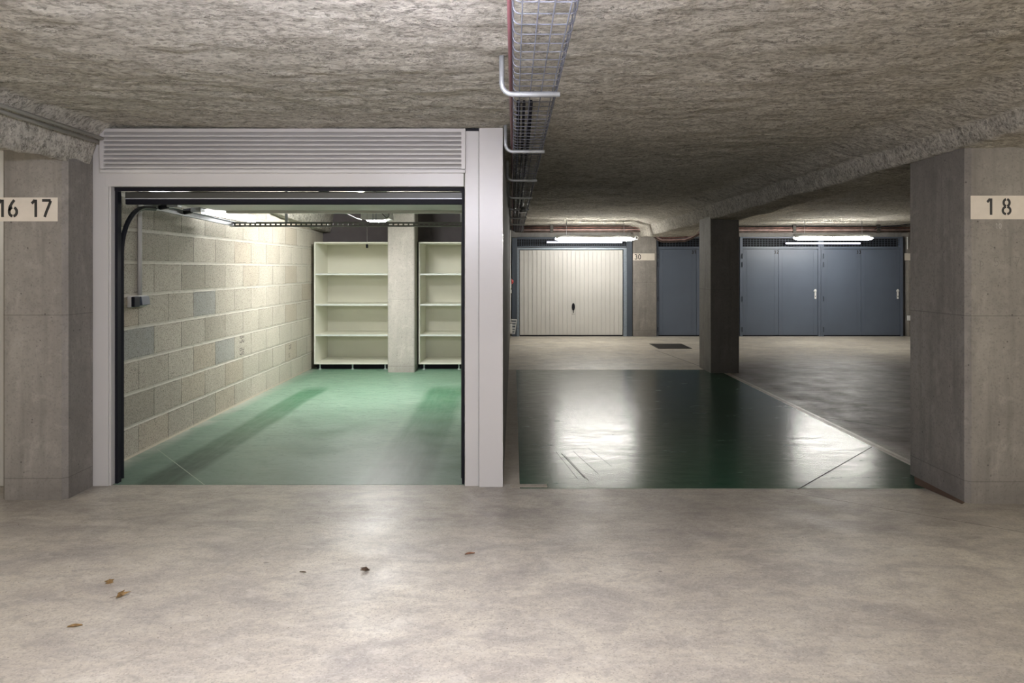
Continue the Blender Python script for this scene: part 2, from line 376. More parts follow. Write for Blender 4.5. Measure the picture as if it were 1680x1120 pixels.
verts = np.stack([X+vnoise(X*12,Y*12,7)*.01, Y+vnoise(X*12,Y*12,8)*.01, Z], -1).reshape(-1,3)
I = np.arange(nx*ny).reshape(nx,ny)
faces = np.stack([I[:-1,:-1],I[:-1,1:],I[1:,1:],I[1:,:-1]],-1).reshape(-1,4)
me = bpy.data.meshes.new('ceiling')
me.vertices.add(len(verts)); me.vertices.foreach_set('co', verts.ravel().astype(np.float32))
me.loops.add(faces.size); me.loops.foreach_set('vertex_index', faces.ravel().astype(np.int32))
me.polygons.add(len(faces)); me.polygons.foreach_set('loop_start', np.arange(0,faces.size,4).astype(np.int32))
me.update(calc_edges=True); me.validate(); me.polygons.foreach_set('use_smooth', [True]*len(me.polygons)); me.materials.append(M['spray'])
struct(link(bpy.data.objects.new('ceiling', me)))

def wall(name, *b, m='wall_grey'): return struct(MB().box(*b).build(name, M[m]))
wall('wall_front', -9.2,10.2,-2.1,-2,0,2.6)
wall('wall_left', -9.3,-9.2,-2,5.1,0,2.6)
wall('wall_right', 10.2,10.3,-2,16.6,0,2.6)
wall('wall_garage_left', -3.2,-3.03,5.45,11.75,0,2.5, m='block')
wall('wall_garage_back', -3.03,-.15,11.65,11.75,0,2.6, m='wall_dim')
wall('wall_partition', -.15,-.07,5.12,16.5,0,2.6, m='pillar_dark')
wall('wall_back', -.15,10.2,16.5,16.6,0,2.6)
wall('wall_neighbour', -9.2,-3.40,5.14,5.25,0,2.6, m='white')
MB_ = MB().box(-3.62,-3.42,5.05,5.14,0,2.40); struct(MB_.build('trim_1', M['white'], None, .004))

# ------------------------------------------------------------------ pillars
def pillar(x0,x1,y0,y1,h,m,label,ch=.028):
    pts = [(x0+ch,y0),(x1-ch,y0),(x1,y0+ch),(x1,y1-ch),(x1-ch,y1),(x0+ch,y1),(x0,y1-ch),(x0,y0+ch)]
    o = MB().prism([(a-x0,b-y0) for a,b in pts],0,h).build('concrete_pillar', M[m]); o.location = (x0,y0,0)
    return tag(o, label, 'pillar')
pillar(-3.33,-2.905,4.75,5.45,2.36,'pillar','grey concrete pillar left of the open garage, painted 16 17')
pillar(2.90,3.40,4.675,5.37,2.36,'pillar','thick grey concrete pillar at right of the green bay, painted 18')
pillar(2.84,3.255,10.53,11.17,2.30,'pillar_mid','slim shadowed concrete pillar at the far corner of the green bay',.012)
pillar(-1.82,-1.43,10.6,11.0,2.6,'pillar_pale','pale concrete pillar between the two cream shelving units',.012)
pillar(2.66,3.18,16.22,16.5,2.5,'pillar','flat concrete pier painted 30 between ivory door and blue door',.01)
pillar(8.76,9.3,16.22,16.5,2.5,'pillar','flat concrete pier to the right of door 33',.01)

# ------------------------------------------------------------------ stencilled numbers
def glyph(ch, stencil=True):
    # strokes in a unit cell: width .56, height 1
    g = .07 if stencil else 0
    if ch=='1': return [[(.06,.78),(.13,.84),(.24,.98)], [(.30,.0),(.30,.30)] , [(.30,.30+ (0)),(.30,1.0)]]
    if ch=='7': return [[(.0,.955),(.50,.955)], [(.50,.93),(.38,.62),(.25,.30),(.15,.0)]]
    if ch=='6': return [arc(.28,.30,.22,.25,100,440 if not stencil else 262,16), arc(.28,.30,.22,.25,278,432,10) if stencil else [(0.06,.3),(.06,.31)], [(.06,.36),(.10,.58),(.22,.80),(.36,.98)]]
    if ch=='8':
        r = [arc(.28,.74,.18,.215,100,260,10), arc(.28,.74,.18,.215,-80,80,10), arc(.28,.27,.23,.225,100,260,12), arc(.28,.27,.23,.225,-80,80,12)]
        return r if stencil else [arc(.28,.74,.18,.215,0,360,16), arc(.28,.27,.23,.225,0,360,16)]
    if ch=='0': return [arc(.28,.5,.22,.45,0,360,24)]
    if ch=='3': return [arc(.25,.74,.2,.21,150,-85,12), arc(.25,.27,.24,.24,85,-150,12)]
    if ch=='2': return [arc(.26,.72,.21,.23,165,-20,12)+[(.38,.45),(.05,.06)], [(.03,.05),(.52,.05)]]
    if ch=='5': return [[(.48,.95),(.10,.95),(.07,.55)], arc(.25,.32,.24,.27,130,-140,14)]
    if ch=='P': return [[(.08,-.1),(.12,.9)], arc(.14,.7,.24,.2,90,-90,10)]
    if ch=='-': return [[(.1,.5),(.45,.5)]]
    return []
def digits(txt, x, z, h, w, y, m, parent, sp=.78, stencil=True, name='digit'):
    for c in txt:
        if c != ' ':
            mb = MB()
            for s in glyph(c, stencil):
                if len(s) > 1: mb.ribbon([(x+a*h, z+b*h) for a,b in s], w, lambda u,v: (u,y,v))
            mb.build(name, M[m], parent)
        x += h*sp if c != ' ' else h*sp*.5
def P(px, py, Y): return ((px-842)*Y/1200, 1.5-(py-441)*Y/1200)
def sign(x0,x1,y0,y1,Y,label,txts):
    a = P(x0,y1,Y); b = P(x1,y0,Y)
    t = thing('number_sign', label, 'sign', (a[0],Y,a[1]))
    MB().box(0,b[0]-a[0],-.004,0,0,b[1]-a[1]).build('sign_plate', M['sign'], t)
    for txt, px, py, hp, w, sp in txts:
        p = P(px,py,Y); digits(txt, p[0]-a[0], p[1]-a[1], hp*Y/1200, w, -.0052, 'ink', t, sp, hp>12)
sign(-1,95,324,363,4.75,'cream number plate reading 16 17 on the left pillar',[('16',-3.5,356,28.5,.018,.62),('17',51,356,28.5,.018,.66)])
sign(1592,1684,321,359.5,4.675,'cream number plate reading 18 on the right pillar',[('1',1617,352.5,27,.016,.7),('8',1643,352.5,27,.015,.7)])
sign(1038.5,1074,415.5,427,16.22,'small cream number plate reading 30 on the far pier',[('30',1041,425.3,8.2,.016,.72)])
sign(1484,1498,415.5,427,16.22,'small blank cream plate on the pier right of door 33',[])
t = thing('pencil_marking', 'faint pencil marking on the right pillar below plate 18', 'marking', (2.95,4.675,1.4))
q = P(1606,446,4.675); digits('P', q[0]-2.95, q[1]-1.4, .075, .0022, -.0008, 'pencil', t, .75, False, 'letter')
q = P(1630,437,4.675); digits('5-17', q[0]-2.95, q[1]-1.4, .06, .0022, -.0008, 'pencil', t, .75, False, 'letter')
q = P(1633,375,4.675); digits('10', q[0]-2.95, q[1]-1.4, .034, .0018, -.0008, 'chalk', t, .6, False, 'letter')

# ------------------------------------------------------------------ garage front
YF = 5.05
fr = thing('garage_door_surround', 'white metal surround with louvred top around the open garage', 'door frame', (-2.9,YF,0))
ox, oy = -2.9, YF
def fb(name, x0,x1,y0,y1,z0,z1,m='white',bev=.003):
    return MB().box(x0-ox,x1-ox,y0-oy,y1-oy,z0,z1).build(name, M[m], fr, bev)
fb('side_post', -2.904,-2.797,5.05,5.11,0,2.358)
fb('side_post', -2.842,-2.797,5.06,5.11,2.358,2.46)
fb('post_return', -2.797,-2.783,5.06,5.13,0,2.07)
fb('fascia', -2.815,-.341,5.045,5.10,2.068,2.20)
# louvre: frame plus slats as one panel
mb = MB(); x0,x1,z0,z1 = -2.838-ox,-.329-ox,2.158,2.463
for b in ((x0,x1,z0,z0+.022),(x0,x1,z1-.025,z1),(x0,x0+.028,z0+.028,z1-.025),(x1-.028,x1,z0+.028,z1-.025)): mb.box(b[0],b[1],-.034,.0,b[2],b[3])
lv = mb.build('louvre_frame', M['white'], fr, .002)
mb = MB(); n = 8; zz0 = z0+.03; hh = (z1-.027-zz0)/n
for i in range(n):
    a = zz0+i*hh
    mb.prism([(-.030,a),(-.034,a+.003),(-.034,a+.012),(-.008,a+hh+.004),(-.004,a+hh+.004),(-.006,a+hh-.006),(-.028,a+.006)], x0+.028, x1-.028, 'x')
mb.build('louvre_slats', M['white'], lv)
MB().box(x0+.02,x1-.02,-.004,.01,z0+.02,z1-.02).build('louvre_backing', M['seal'], lv)
fb('jamb_strip', -.3345,-.237,5.05,5.11,0,2.452)
fb('corner_column', -.2350,-.0715,5.03,5.13,0,2.47)
MB().box(-.06+0,.10,0,.07,2.452,2.47).build('gap_filler', M['black'], fr).location.x = -.3345-ox+.06
fb('gasket', -2.784,-2.764,5.11,5.16,0,2.068,'black',.002)
fb('gasket', -.358,-.341,5.10,5.15,0,2.068,'black',.002)
fb('gasket', -2.784,-.341,5.105,5.13,2.045,2.075,'black',.002)

# door tracks
def track(side, label):
    X0 = -2.775 if side<0 else -.35
    t = thing('door_track', label, 'track', (X0,5.16,0))
    pts = [(0,.02,.02),(0,.02,1.55)]+[(0,.02+.36*(1-math.cos(a)),1.60+.36*math.sin(a)) for a in np.linspace(0,PI/2,12)]+[(0,.5,1.965)]
    MB().tube([(p[0],p[1],p[2]) for p in pts], .019, 6).build('curved_guide', M['black_steel'], t, 0)
    s = -side
    if side < 0:
        MB().prism([(.006,-.014),(.03,-.014),(.03,-.009),(.012,-.009),(.012,.028),(.03,.028),(.03,.034),(.006,.034)], .38, 2.16, 'y').build('horizontal_rail', M['galvl'], t).location = (-.03,0,1.985)
        t.children[-1].rotation_euler = (-.022,0,0)
        for yy, zz in ((.62,1.99),(1.05,1.985)):
            MB().tube([(-.02,yy,zz),(.045,yy,zz+.01)], .024, 12).build('roller', M['black_steel'], t)
            MB().prism([(yy-.02,zz),(yy+.06,zz+.0),(yy+.06,zz+.025),(yy-.02,zz+.035)], .045, .13, 'x').build('roller_bracket', M['galv'], t)
        MB().box(-.05,.03,.30,.40,1.985,2.012).build('end_bracket', M['whitep'], t, .004)
    else:
        MB().box(-.03,.0,.38,2.16,1.975,2.02).build('horizontal_rail', M['galv'], t)
    return t
track(-1, 'black curved door track with pale horizontal rail beside the block wall')
track(1, 'black door track inside the right jamb of the garage')

# raised sectional door
d = thing('garage_door', 'raised white sectional garage door lying flat under the garage ceiling', 'door', (-1.56,5.22,2.0))
mb = MB(); w = 1.17
for i in range(4):
    y0 = .02+i*.49; y1 = y0+.475; z = .012+i*.013
    mb.box(-w,w,y0,y1,z,z+.04)
mb.build('door_sections', M['white2'], d, .004)
MB().box(-w-.03,w+.03,-.02,.0205,-.002,.046).build('leading_edge', M['sealdark'], d, .003)
MB().box(-w-.03,w+.03,-.026,-.019,-.004,.002).build('edge_trim', M['galvl'], d)
MB().box(-w-.03,w+.03,-.018,.014,-.042,-.003).build('rubber_seal', M['black'], d, .006)
MB().box(-w+.05,w-.05,1.60,1.66,.02,.045).build('stiffener', M['white2'], d, .003)

# opener with lamp, rail and pull cord
op = thing('door_opener', 'white ceiling door opener with lit lamp and pull cord inside the garage', 'door opener', (-1.54,8.1,2.062))
mb = MB(); mb.prism([(-.15,.0),(-.145,.10),(-.13,.125),(.155,.125),(.16,.0),(.10,-.018),(-.09,-.018)], 0, .34, 'y'); mb.build('housing', M['whitep'], op, .006)
MB().prism([(.09*math.cos(a)*1.15,.14+.12*math.sin(a)) for a in np.linspace(0,2*PI,20,endpoint=False)], -.026,-.017).build('lamp_lens', M['lamp_motor'], op)
MB().box(-.018,.018,-2.86,0,.055,.08).build('drive_rail', M['seal'], op)
mb = MB()
for x in (-.02,.015): mb.box(x,x+.012,-.006,0,-.05,.30)
mb.build('hanger_strap', M['galv'], op)
MB().tube([(.06,-.005,.12),(.09,-.02,.05),(.14,-.02,.0),(.165,-.01,.02),(.165,0,.10)], .004, 6).build('power_cable', M['black'], op, 0, True)
tr = MB().tube([(-.36,-.9,.02),(-.24,-.55,.03),(-.17,-.2,-.01),(-.13,-.05,-.02)], .008, 6).build('release_arm', M['sealdark'], op, 0, True)
MB().box(-.50,-.30,-.93,-.90,.012,.024).box(-.43,-.41,-.93,-.90,-.02,.05).build('trolley_bracket', M['black_steel'], op)
# cord hangs from the trolley
cd = MB().tube([(.045,-.62,.05),(.045,-.62,-.31)], .0022, 5).build('pull_cord', M['chalk'], op)
MB().box(.034,.056,-.632,-.608,-.348,-.31).build('cord_knob', M['black'], cd, .004)

# slotted strut carrying the tracks
st = thing('slotted_strut', 'dark slotted steel strut hung across the garage ceiling', 'strut', (-2.83,7.3,1.925))
mb = MB(); L = 2.55; n = 50; p = L/n
mb.box(0,L,0,.004,0,.012); mb.box(0,L,0,.004,.026,.042)
for i in range(n+1): mb.box(max(0,i*p-.009), min(L,i*p+.009), 0,.004,.012,.026)
mb.box(0,L,0,.04,-.003,0); mb.build('slotted_angle', M['seal'], st)
for x in (.55, 2.3): MB().box(x,x+.03,.002,.006,.03,.55).build('hanger', M['galv'], st)

# garage batten along left wall, plus second tube
gl = thing('fluorescent_light', 'lit twin fluorescent batten high along the garage block wall', 'light', (-2.93,6.9,2.03))
MB().box(-.04,.03,0,1.35,.03,.075).build('light_housing', M['whitep'], gl, .006)
for x in (-.02,.035): MB().tube([(x,.05,.005),(x,1.30,.005)], .013, 10).build('light_tube', M['lamp_gar'], gl)
gl2 = thing('fluorescent_light', 'lit batten glimpsed above the raised door at top left corner', 'light', (-2.93,5.58,2.125))
MB().box(-.045,.03,0,1.25,.03,.07).build('light_housing', M['whitep'], gl2, .006)
MB().tube([(0,.05,.012),(0,1.2,.012)], .013, 10).build('light_tube', M['lamp_gar3'], gl2)
gl3 = thing('fluorescent_light', 'lit ceiling batten behind the open garage door, over the centre', 'light', (-1.75,8.3,2.36))
MB().box(-.05,.05,0,1.3,.02,.09).build('light_housing', M['whitep'], gl3, .006)
MB().tube([(0,.04,.0),(0,1.26,.0)], .016, 10).build('light_tube', M['lamp_gar2'], gl3)

# switch and conduit on block wall
sw = thing('light_switch', 'black and grey switch box at foot of conduit on block wall', 'switch', (-3.03,5.87,1.24))
MB().box(0,.032,-.13,.13,-.045,.045).build('switch_base', M['pvc'], sw, .006)
MB().box(.03,.058,-.128,-.045,-.04,.042).build('socket_flap', M['black'], sw, .006)
MB().prism([(.032,-.036),(.062,-.030),(.052,.038),(.032,.040)], -.012,.115,'y').build('switch_rocker', M['bluedark'], sw, .003)
cu = MB().tube([(-3.012,5.90,1.29),(-3.012,5.90,2.25)], .017, 12).build('wall_conduit', M['pvc'], None, 0, True)
tag(cu, 'grey plastic conduit running up the block wall from the switch', 'conduit')

# stamps on blocks
def stamp(yc, zc, s, label, rows):
    t = thing('block_stamp', label, 'stamp', (-3.03,yc,zc))
    for k, txt in enumerate(rows):
        v = 0
        for c in txt:
            mb = MB()
            for g in glyph(c, False):
                if len(g)>1: mb.ribbon([((k*1.15+(1-b))*s-.06, -(v+a)*s+.1) for a,b in g], s*.16, lambda u,w_: (.0015,u,w_))
            if len(mb.bm.verts): mb.build('stamp_digit', M['pencil'], t)
            v += .72
stamp(8.16,.655,.062,'smudged black number stamp on the nearer concrete block',('53 03','15 30'))
stamp(9.93,.375,.05,'faint number stamp on the block nearest the shelving',('15 75','05'))

# ------------------------------------------------------------------ shelving
def shelving(x0, x1, label):
    y0 = 10.86; D = .72; W = x1-x0; zt = 1.90; zb = .085; th = .022
    t = thing('shelving_unit', label, 'shelves', (x0,y0,0), 0, 'cream shelving units at the back of the garage')
    for x in (0, W-th): MB().box(x,x+th,0,D,zb,zt).build('side_panel', M['shelf'], t, .0015)
    MB().box(th,W-th,0,D,zt-th,zt).build('top_panel', M['shelf'], t, .0015)
    MB().box(th,W-th,0,D,zb,zb+th).build('bottom_panel', M['shelf'], t, .0015)
    MB().box(th,W-th,D-.006,D,zb+th,zt-th).build('back_panel', M['shelf_back'], t)
    for z in (1.42,.968,.515):
        s = MB().box(th,W-th,.012,D-.006,z-.012,z+.010).build('shelf', M['shelf'], t, .0015)
        MB().box(th,W-th,.006,.012,z-.013,z+.011).build('edge_strip', M['edge'], s)
    for x in (.075, W/2, W-.075):
        for y in (.06, D-.08):
            MB().tube([(x,y,.0),(x,y,.012),(x,y,.013),(x,y,zb)], .012, 10, rs=[.024,.022,.011,.013]).build('leg', M['legm'], t)
    MB().box(.01,W-.01,.13,.145,.001,zb-.001).build('under_panel', M['black'], t)  # black panel set back below the bottom board
    return t
shelving(-2.958,-1.835,'cream shelving unit in the corner, left of the pale pillar')
shelving(-1.405,-.215,'cream shelving unit right of the pale pillar, partly behind the jamb')

# ------------------------------------------------------------------ cable tray overhead
tray = thing('cable_tray', 'galvanised wire mesh cable tray running under the ceiling', 'cable tray', (0,0,0))
Wt = .205; zt = 2.312; mb = MB(); r = .0026
y = 1.2
while y < 16.0:
    s = .022
    pts = [(0,y,zt+.075),(0,y,zt+s)]+[(s*(1-math.cos(a)),y,zt+s*(1-math.sin(a))) for a in (.5,1.05)]+[(s,y,zt),(Wt-s,y,zt)]+[(Wt-s+s*math.sin(a),y,zt+s*(1-math.cos(a))) for a in (.5,1.05)]+[(Wt,y,zt+s),(Wt,y,zt+.075)]
    mb.tube(pts, r, 5); y += .1025
for x, z in ((.028,zt-.004),(.078,zt-.004),(.128,zt-.004),(.178,zt-.004),(-.003,zt+.040),(-.003,zt+.075),(Wt+.003,zt+.040),(Wt+.003,zt+.075)):
    mb.tube([(x,1.2,z),(x,16.0,z)], r, 5)
mb.build('wire_mesh', M['wire'], tray, 0, True)
for i in range(8):
    yy = 1.70+i*1.62
    if i == 0: yy = 1.55
    s = .05; zb = 2.292
    pts = [(-.052,yy,2.47),(-.052,yy,zb+s)]+[(-.052+s*(1-math.cos(a)),yy,zb+s*(1-math.sin(a))) for a in (.4,.8,1.2)]+[(-.052+s,yy,zb),(.212,yy,zb)]
    MB().tube(pts, .012, 8).build('bracket', M['galvl'], tray, 0, True)
cb = MB().tube([(-.013,1.0,2.37),(-.012,3.2,2.35),(-.008,6,2.345),(-.008,15.8,2.34)], .008, 6).build('electric_cable', M['redcable'], None, 0, True)
tag(cb, 'dark red cable running along left side of the cable tray', 'cable')
for k, (xx, r_) in enumerate(((.03,.012),(.062,.009),(.10,.013))):
    o = MB().tube([(xx,4.2,2.46),(xx,4.9,2.37),(xx,5.6,2.335),(xx,15.9,2.332)], r_, 7).build('electric_cable', M['black'], None, 0, True)
    tag(o, 'black cable lying lengthways in the wire mesh tray', 'cable', 'black cables in the wire mesh tray')
pd = thing('ceiling_detector', 'small pale ring-shaped fitting under the wire cable tray', 'detector', (.125,9.4,2.225))
MB().tube([(0,0,0),(0,0,.03),(0,0,.04),(0,0,.07)], .04, 16, rs=[.045,.05,.03,.02]).build('detector_body', M['seal'], pd)
MB().prism([(.047*math.cos(a),.047*math.sin(a)) for a in np.linspace(0,2*PI,18,endpoint=False)], -.006,0).build('detector_ring', M['whitep'], pd)
jb = thing('junction_box', 'small dark junction box where the tray meets the far pipes', 'junction box', (.13,15.9,2.36))
MB().box(-.10,.10,-.05,.05,-.06,.06).build('box_body', M['cast'], jb, .01)
MB().box(-.05,.05,-.056,-.05,-.03,.03).build('box_cover', M['redcable'], jb)

# conduits along the left beam
for k, (dx, dz) in enumerate(((0,0),(.032,.022))):
    o = MB().tube([(-2.80+dx,1.0,2.375+dz),(-2.82+dx,4.96,2.362+dz)], .0125, 10).build('ceiling_conduit', M['pvc'], None, 0, True)
    tag(o, ('lower' if k==0 else 'upper')+' of two grey conduits ending at left corner of the louvre', 'conduit')

# far pipes
yp = 16.05; s = 1200/yp
def pp(px, py): return ((px-842)/s, yp, 1.5+(441-py)/s)
def farpipe(dy, r, m, label, stop=False):
    a = [pp(846,373.5+dy),pp(1054,373+dy),pp(1062,374+dy),pp(1070,379+dy),pp(1078,386+dy),pp(1086,390+dy),pp(1100,390+dy),pp(1124,389+dy),pp(1136,384+dy),pp(1146,378+dy),pp(1160,374+dy),pp(1560,373+dy)]
    if stop: a = [pp(846,371),pp(1052,370.5),pp(1078,371.5),pp(1081,373),pp(1082,386)]
    o = MB().tube(a, r, 8).build('far_pipe', M[m], None, 0, True); tag(o, label, 'pipe')
farpipe(0,.014,'pipe','upper reddish pipe along the far ceiling dipping under the beam')
farpipe(3.4,.018,'pinkpipe','middle dusty pink pipe along the far ceiling dipping under the beam')
farpipe(6.6,.017,'pipe2','lowest brown pipe along the far ceiling dipping under the beam')
farpipe(0,.012,'pipe2','thin brown pipe above the others, ending at the beam',True)
for px in (905,1054,1303,1441):
    c = pp(px,376); w = {905:'above left end of lit batten over ivory door',1054:'at the bend beside pier 30',1303:'above left end of batten over blue doors',1441:'above right end of batten over blue doors'}[px]
    o = MB().box(-.035,.035,-.03,.03,-.08,.10).build('pipe_clamp', M['cast'], None, .006); o.location = (c[0],yp,c[2]); tag(o, 'grey pipe clamp '+w, 'clamp')
o = MB().tube([(7.86,15.9,2.36),(7.9,15.85,2.40),(8.3,14.6,2.43),(9.2,12.2,2.44)], .009, 6).build('ceiling_cable', M['black'], None, 0, True)
tag(o, 'thin dark cable slanting across the far right ceiling', 'cable')

# ------------------------------------------------------------------ far doors
YD = 16.30
# ivory up-and-over door
t = thing('up_and_over_door', 'ivory ribbed up-and-over garage door in dark blue surround', 'garage door', (1.30,YD,0))
def D(px): return (px-842)/73.6-1.30
def Zp(py): return 1.5+(441-py)/73.6
mb = MB(); mb.box(D(840),D(848),-.02,.1,0,Zp(390)).box(D(1028),D(1037),-.02,.1,0,Zp(390)).box(D(848),D(1028),-.02,.1,Zp(405.5),Zp(403)).box(D(848),D(1028),-.02,.1,Zp(391.5),Zp(389))
mb.build('surround', M['bluedark'], t, .004)
MB().box(D(848),D(1028),.12,.15,Zp(405),Zp(389)).build('vent_backing', M['dark'], t)
mb = MB()
for i in range(49): x = D(848)+i*(D(1028)-D(848))/48; mb.box(x-.004,x+.004,.02,.024,Zp(404),Zp(390))
for i in range(4): z = Zp(404)+i*.05; mb.box(D(848),D(1028),.02,.024,z-.003,z+.003)
mb.build('vent_mesh', M['bluedark'], t)
mb = MB(); mb.box(D(848),D(852),-.03,.05,0,Zp(406)).box(D(1022.5),D(1028),-.03,.05,0,Zp(406)).box(D(852),D(1022.5),-.03,.05,Zp(409.5),Zp(406))
mb.build('door_frame', M['galvd'], t, .004)
mb = MB(); n = 24; x0 = D(852.5); pw = (D(1021.5)-x0)/n
for i in range(n): mb.box(x0+i*pw+.004, x0+(i+1)*pw-.004, -.012, .03, .03, Zp(410.3))
mb.box(x0,D(1021.5),.0,.02,.03,Zp(410.3)); pn = mb.build('ribbed_panel', M['beige'], t, .003, seg=1)
h = MB(); h.prism([(D(940.5)+.035*math.cos(a),Zp(503)+.085*math.sin(a)) for a in np.linspace(0,2*PI,14,endpoint=False)],-.03,-.012,'y'); h.box(D(940),D(941.2),-.045,-.03,Zp(513),Zp(503)); h.build('handle', M['black'], pn)
mb = MB(); mb.box(D(938.6),D(939.4),-.0125,-.0118,Zp(516),Zp(514.5)); mb.box(D(941.4),D(942.2),-.0125,-.0118,Zp(516),Zp(514.5)); mb.build('handle_screws', M['cast'], pn)
MB().box(x0,D(1021.5),-.008,.02,.0,.03).build('bottom_seal', M['black'], t)

def blue_door(px0, px1, num, label, seam, handle=True):
    xo = (px0-842)/73.6
    t = thing('blue_door', label, 'door', (xo,YD,0), 0)
    def D(px): return (px-px0)/73.6
    W = D(px1)
    zt = Zp(388.5); zl = Zp(404.5)
    mb = MB(); mb.box(0,.06,-.02,.1,0,zt).box(W-.06,W,-.02,.1,0,zt).box(.06,W-.06,-.02,.1,zt-.03,zt).box(.06,W-.06,-.02,.1,zl-.05,zl)
    mb.build('door_frame', M['blue'], t, .004)
    MB().box(.06,W-.06,.13,.15,zl,zt-.03).build('vent_backing', M['dark'], t)
    mb = MB(); n = 26
    for i in range(1,n): x = .06+i*(W-.12)/n; mb.box(x-.004,x+.004,.03,.034,zl,zt-.03)
    for i in range(1,4): z = zl+i*(zt-.03-zl)/4; mb.box(.06,W-.06,.03,.034,z-.003,z+.003)
    mb.build('vent_mesh', M['bluedark'], t)
    s = D(seam)
    for a, b in ((.065,s-.003),(s+.003,W-.065)):
        lf = MB().box(a,b,-.005,.03,.025,zl-.055).build('door_leaf', M['blue'], t, .003)
        mb = MB()   # folded edge profile
        for q in (a+.09, b-.09): mb.box(q-.004,q+.004,-.009,-.005,.03,zl-.06)
        mb.box(a+.09,b-.09,-.009,-.005,zl-.13,zl-.122)
        mb.build('edge_fold', M['blue'], lf)
        if a > .1 and handle:
            hp = MB().box(b-.075,b-.035,-.02,-.006,Zp(490),Zp(474)).build('handle_plate', M['whitep'], lf, .006)
            MB().tube([(b-.055,-.02,Zp(477)),(b-.055,-.06,Zp(477)),(b-.11,-.06,Zp(477))], .011, 8).build('door_handle', M['whitep'], hp)
            MB().box(b-.062,b-.048,-.021,-.019,Zp(487),Zp(485)).build('keyhole', M['black'], hp)
    mb = MB()
    for py in (420,434,490,540): mb.tube([(.05,-.03,Zp(py+4)),(.05,-.03,Zp(py-4))], .016, 8)
    mb.build('hinges', M['bluedark'], t)
    MB().box(.06,W-.06,.0,.05,0,.024).build('threshold', M['black'], t)
    digits(num, s-.10, Zp(416), .072, .016, -.0075, 'ink', t, .80, False)
blue_door(1075.5,1209,'31','blue metal double door 31 half hidden by the slim pillar',1142)
blue_door(1213.5,1346,'32','blue metal double door 32 just right of the slim pillar',1277)
blue_door(1346.5,1481,'33','darker blue double door 33 at the right end of the row',1412)

# ------------------------------------------------------------------ lamps
def batten(x0, x1, y, z, label, m, group=None, stems=True):
    t = thing('batten_light', label, 'light', ((x0+x1)/2,y,z), 0, group); L = (x1-x0)/2
    MB().tube([(-L+.01,0,.035),(L-.01,0,.035)], .045, 12).build('light_housing', M['whitep'], t, 0, True)
    MB().tube([(-L,0,0),(-L+.04,0,0),(-L+.10,0,0),(L-.10,0,0),(L-.04,0,0),(L,0,0)], .05, 12, rs=[.012,.032,.046,.046,.032,.012]).build('diffuser', M[m], t, 0, True)
    if stems:
        for x in (-L*.72, L*.72): MB().tube([(x,0,.06),(x,0,.36)], .005, 6).build('suspension_rod', M['galv'], t)
    return t
l1 = batten(.857,2.484,14.9,2.115,'lit batten light hanging before the ivory garage door','lamp_cool')
MB().tube([(.80,.0,.02),(.84,0,.06),(.875,0,.03),(.86,0,-.02),(.82,0,-.01)], .007, 6).build('hook', M['whitep'], l1, 0, True)
batten(5.71,7.33,14.9,2.13,'lit batten light hanging before the blue doors 32 and 33','lamp_cool')
def thin(x0,x1,z,label):
    t = thing('tube_light', label, 'light', ((x0+x1)/2,16.15,z)); L = (x1-x0)/2
    MB().tube([(-L,0,0),(L,0,0)], .019, 10).build('light_tube', M['lamp_thin'], t)
    MB().box(-L*.98,L*.98,.02,.05,-.012,.02).build('tube_housing', M['bluedark'], t)
thin(.743,2.405,2.088,'thin bluish lit tube directly above the ivory door')
thin(6.02,7.66,2.066,'thin bluish lit tube across the grilles of doors 32 and 33')
batten(-1.35,.35,1.62,2.17,'lit batten light overhead in the near aisle centre','lamp_near')
batten(-7.0,-5.4,1.6,2.17,'unseen fill batten added in the near aisle to the left','lamp_fill')  # side battens added out of view as fill for the near aisle
batten(4.2,5.8,1.6,2.17,'unseen fill batten added in the near aisle to the right','lamp_fill')
batten(-3.9,-2.3,-1.0,2.17,'unseen fill batten added behind the viewpoint to the left','lamp_fill')  # rear pair, never in view, added only for fill light
batten(2.0,3.6,-1.0,2.17,'unseen fill batten added behind the viewpoint to the right','lamp_fill')

# ------------------------------------------------------------------ partition-wall fittings, far left
t = thing('alarm_beacon', 'small red and white alarm unit on the far end of the partition', 'alarm', (-.07,15.6,1.2))
MB().box(0,.03,-.06,.06,-.11,.09).build('beacon_base', M['whitep'], t, .006)
MB().tube([(.025,0,.03),(.05,0,.03),(.075,0,.03)], .05, 12, rs=[.055,.05,.02]).build('beacon_dome', M['redp'], t, 0, True)
t = thing('wall_socket', 'tiny white wall box below the red alarm unit', 'socket', (-.07,15.6,1.02))
MB().box(0,.035,-.04,.04,-.035,.035).build('socket_box', M['whitep'], t, .008)
t = thing('wire_guard', 'small white wire basket guard low on the far partition', 'guard', (-.07,15.7,.10))
mb = MB()
for k in range(6):
    z = .02+k*.058; o_ = .10+.008*k
    mb.tube([(0,-.13,z),(o_,-.13,z),(o_,.13,z),(0,.13,z)], .006, 5)
for yy in (-.13,-.045,.045,.13): mb.tube([(.10,yy,.02),(.145,yy,.31)], .006, 5)
mb.build('wire_cage', M['whitep'], t)
MB().box(0,.05,-.08,.06,.03,.22).build('guarded_box', M['whitep'], t, .006)
o = MB().tube([(-.06,15.6,.35),(-.06,15.6,2.33)], .008, 6).build('wall_conduit', M['whitep'], None); tag(o, 'white vertical conduit at the far end of the partition', 'conduit')
t = thing('wall_socket', 'small white socket low on the pier right of door 33', 'socket', ((1489.5-842)/74,16.22,Zp(521)))
MB().box(-.02,.05,-.04,0,-.055,.055).build('socket_box', M['whitep'], t, .008)
o = MB().tube([((1488-842)/74,16.2,Zp(409)),((1488-842)/74,16.2,Zp(389))], .012, 6).build('wall_conduit', M['whitep'], None); tag(o, 'short white conduit above the blank plate on far right pier', 'conduit')

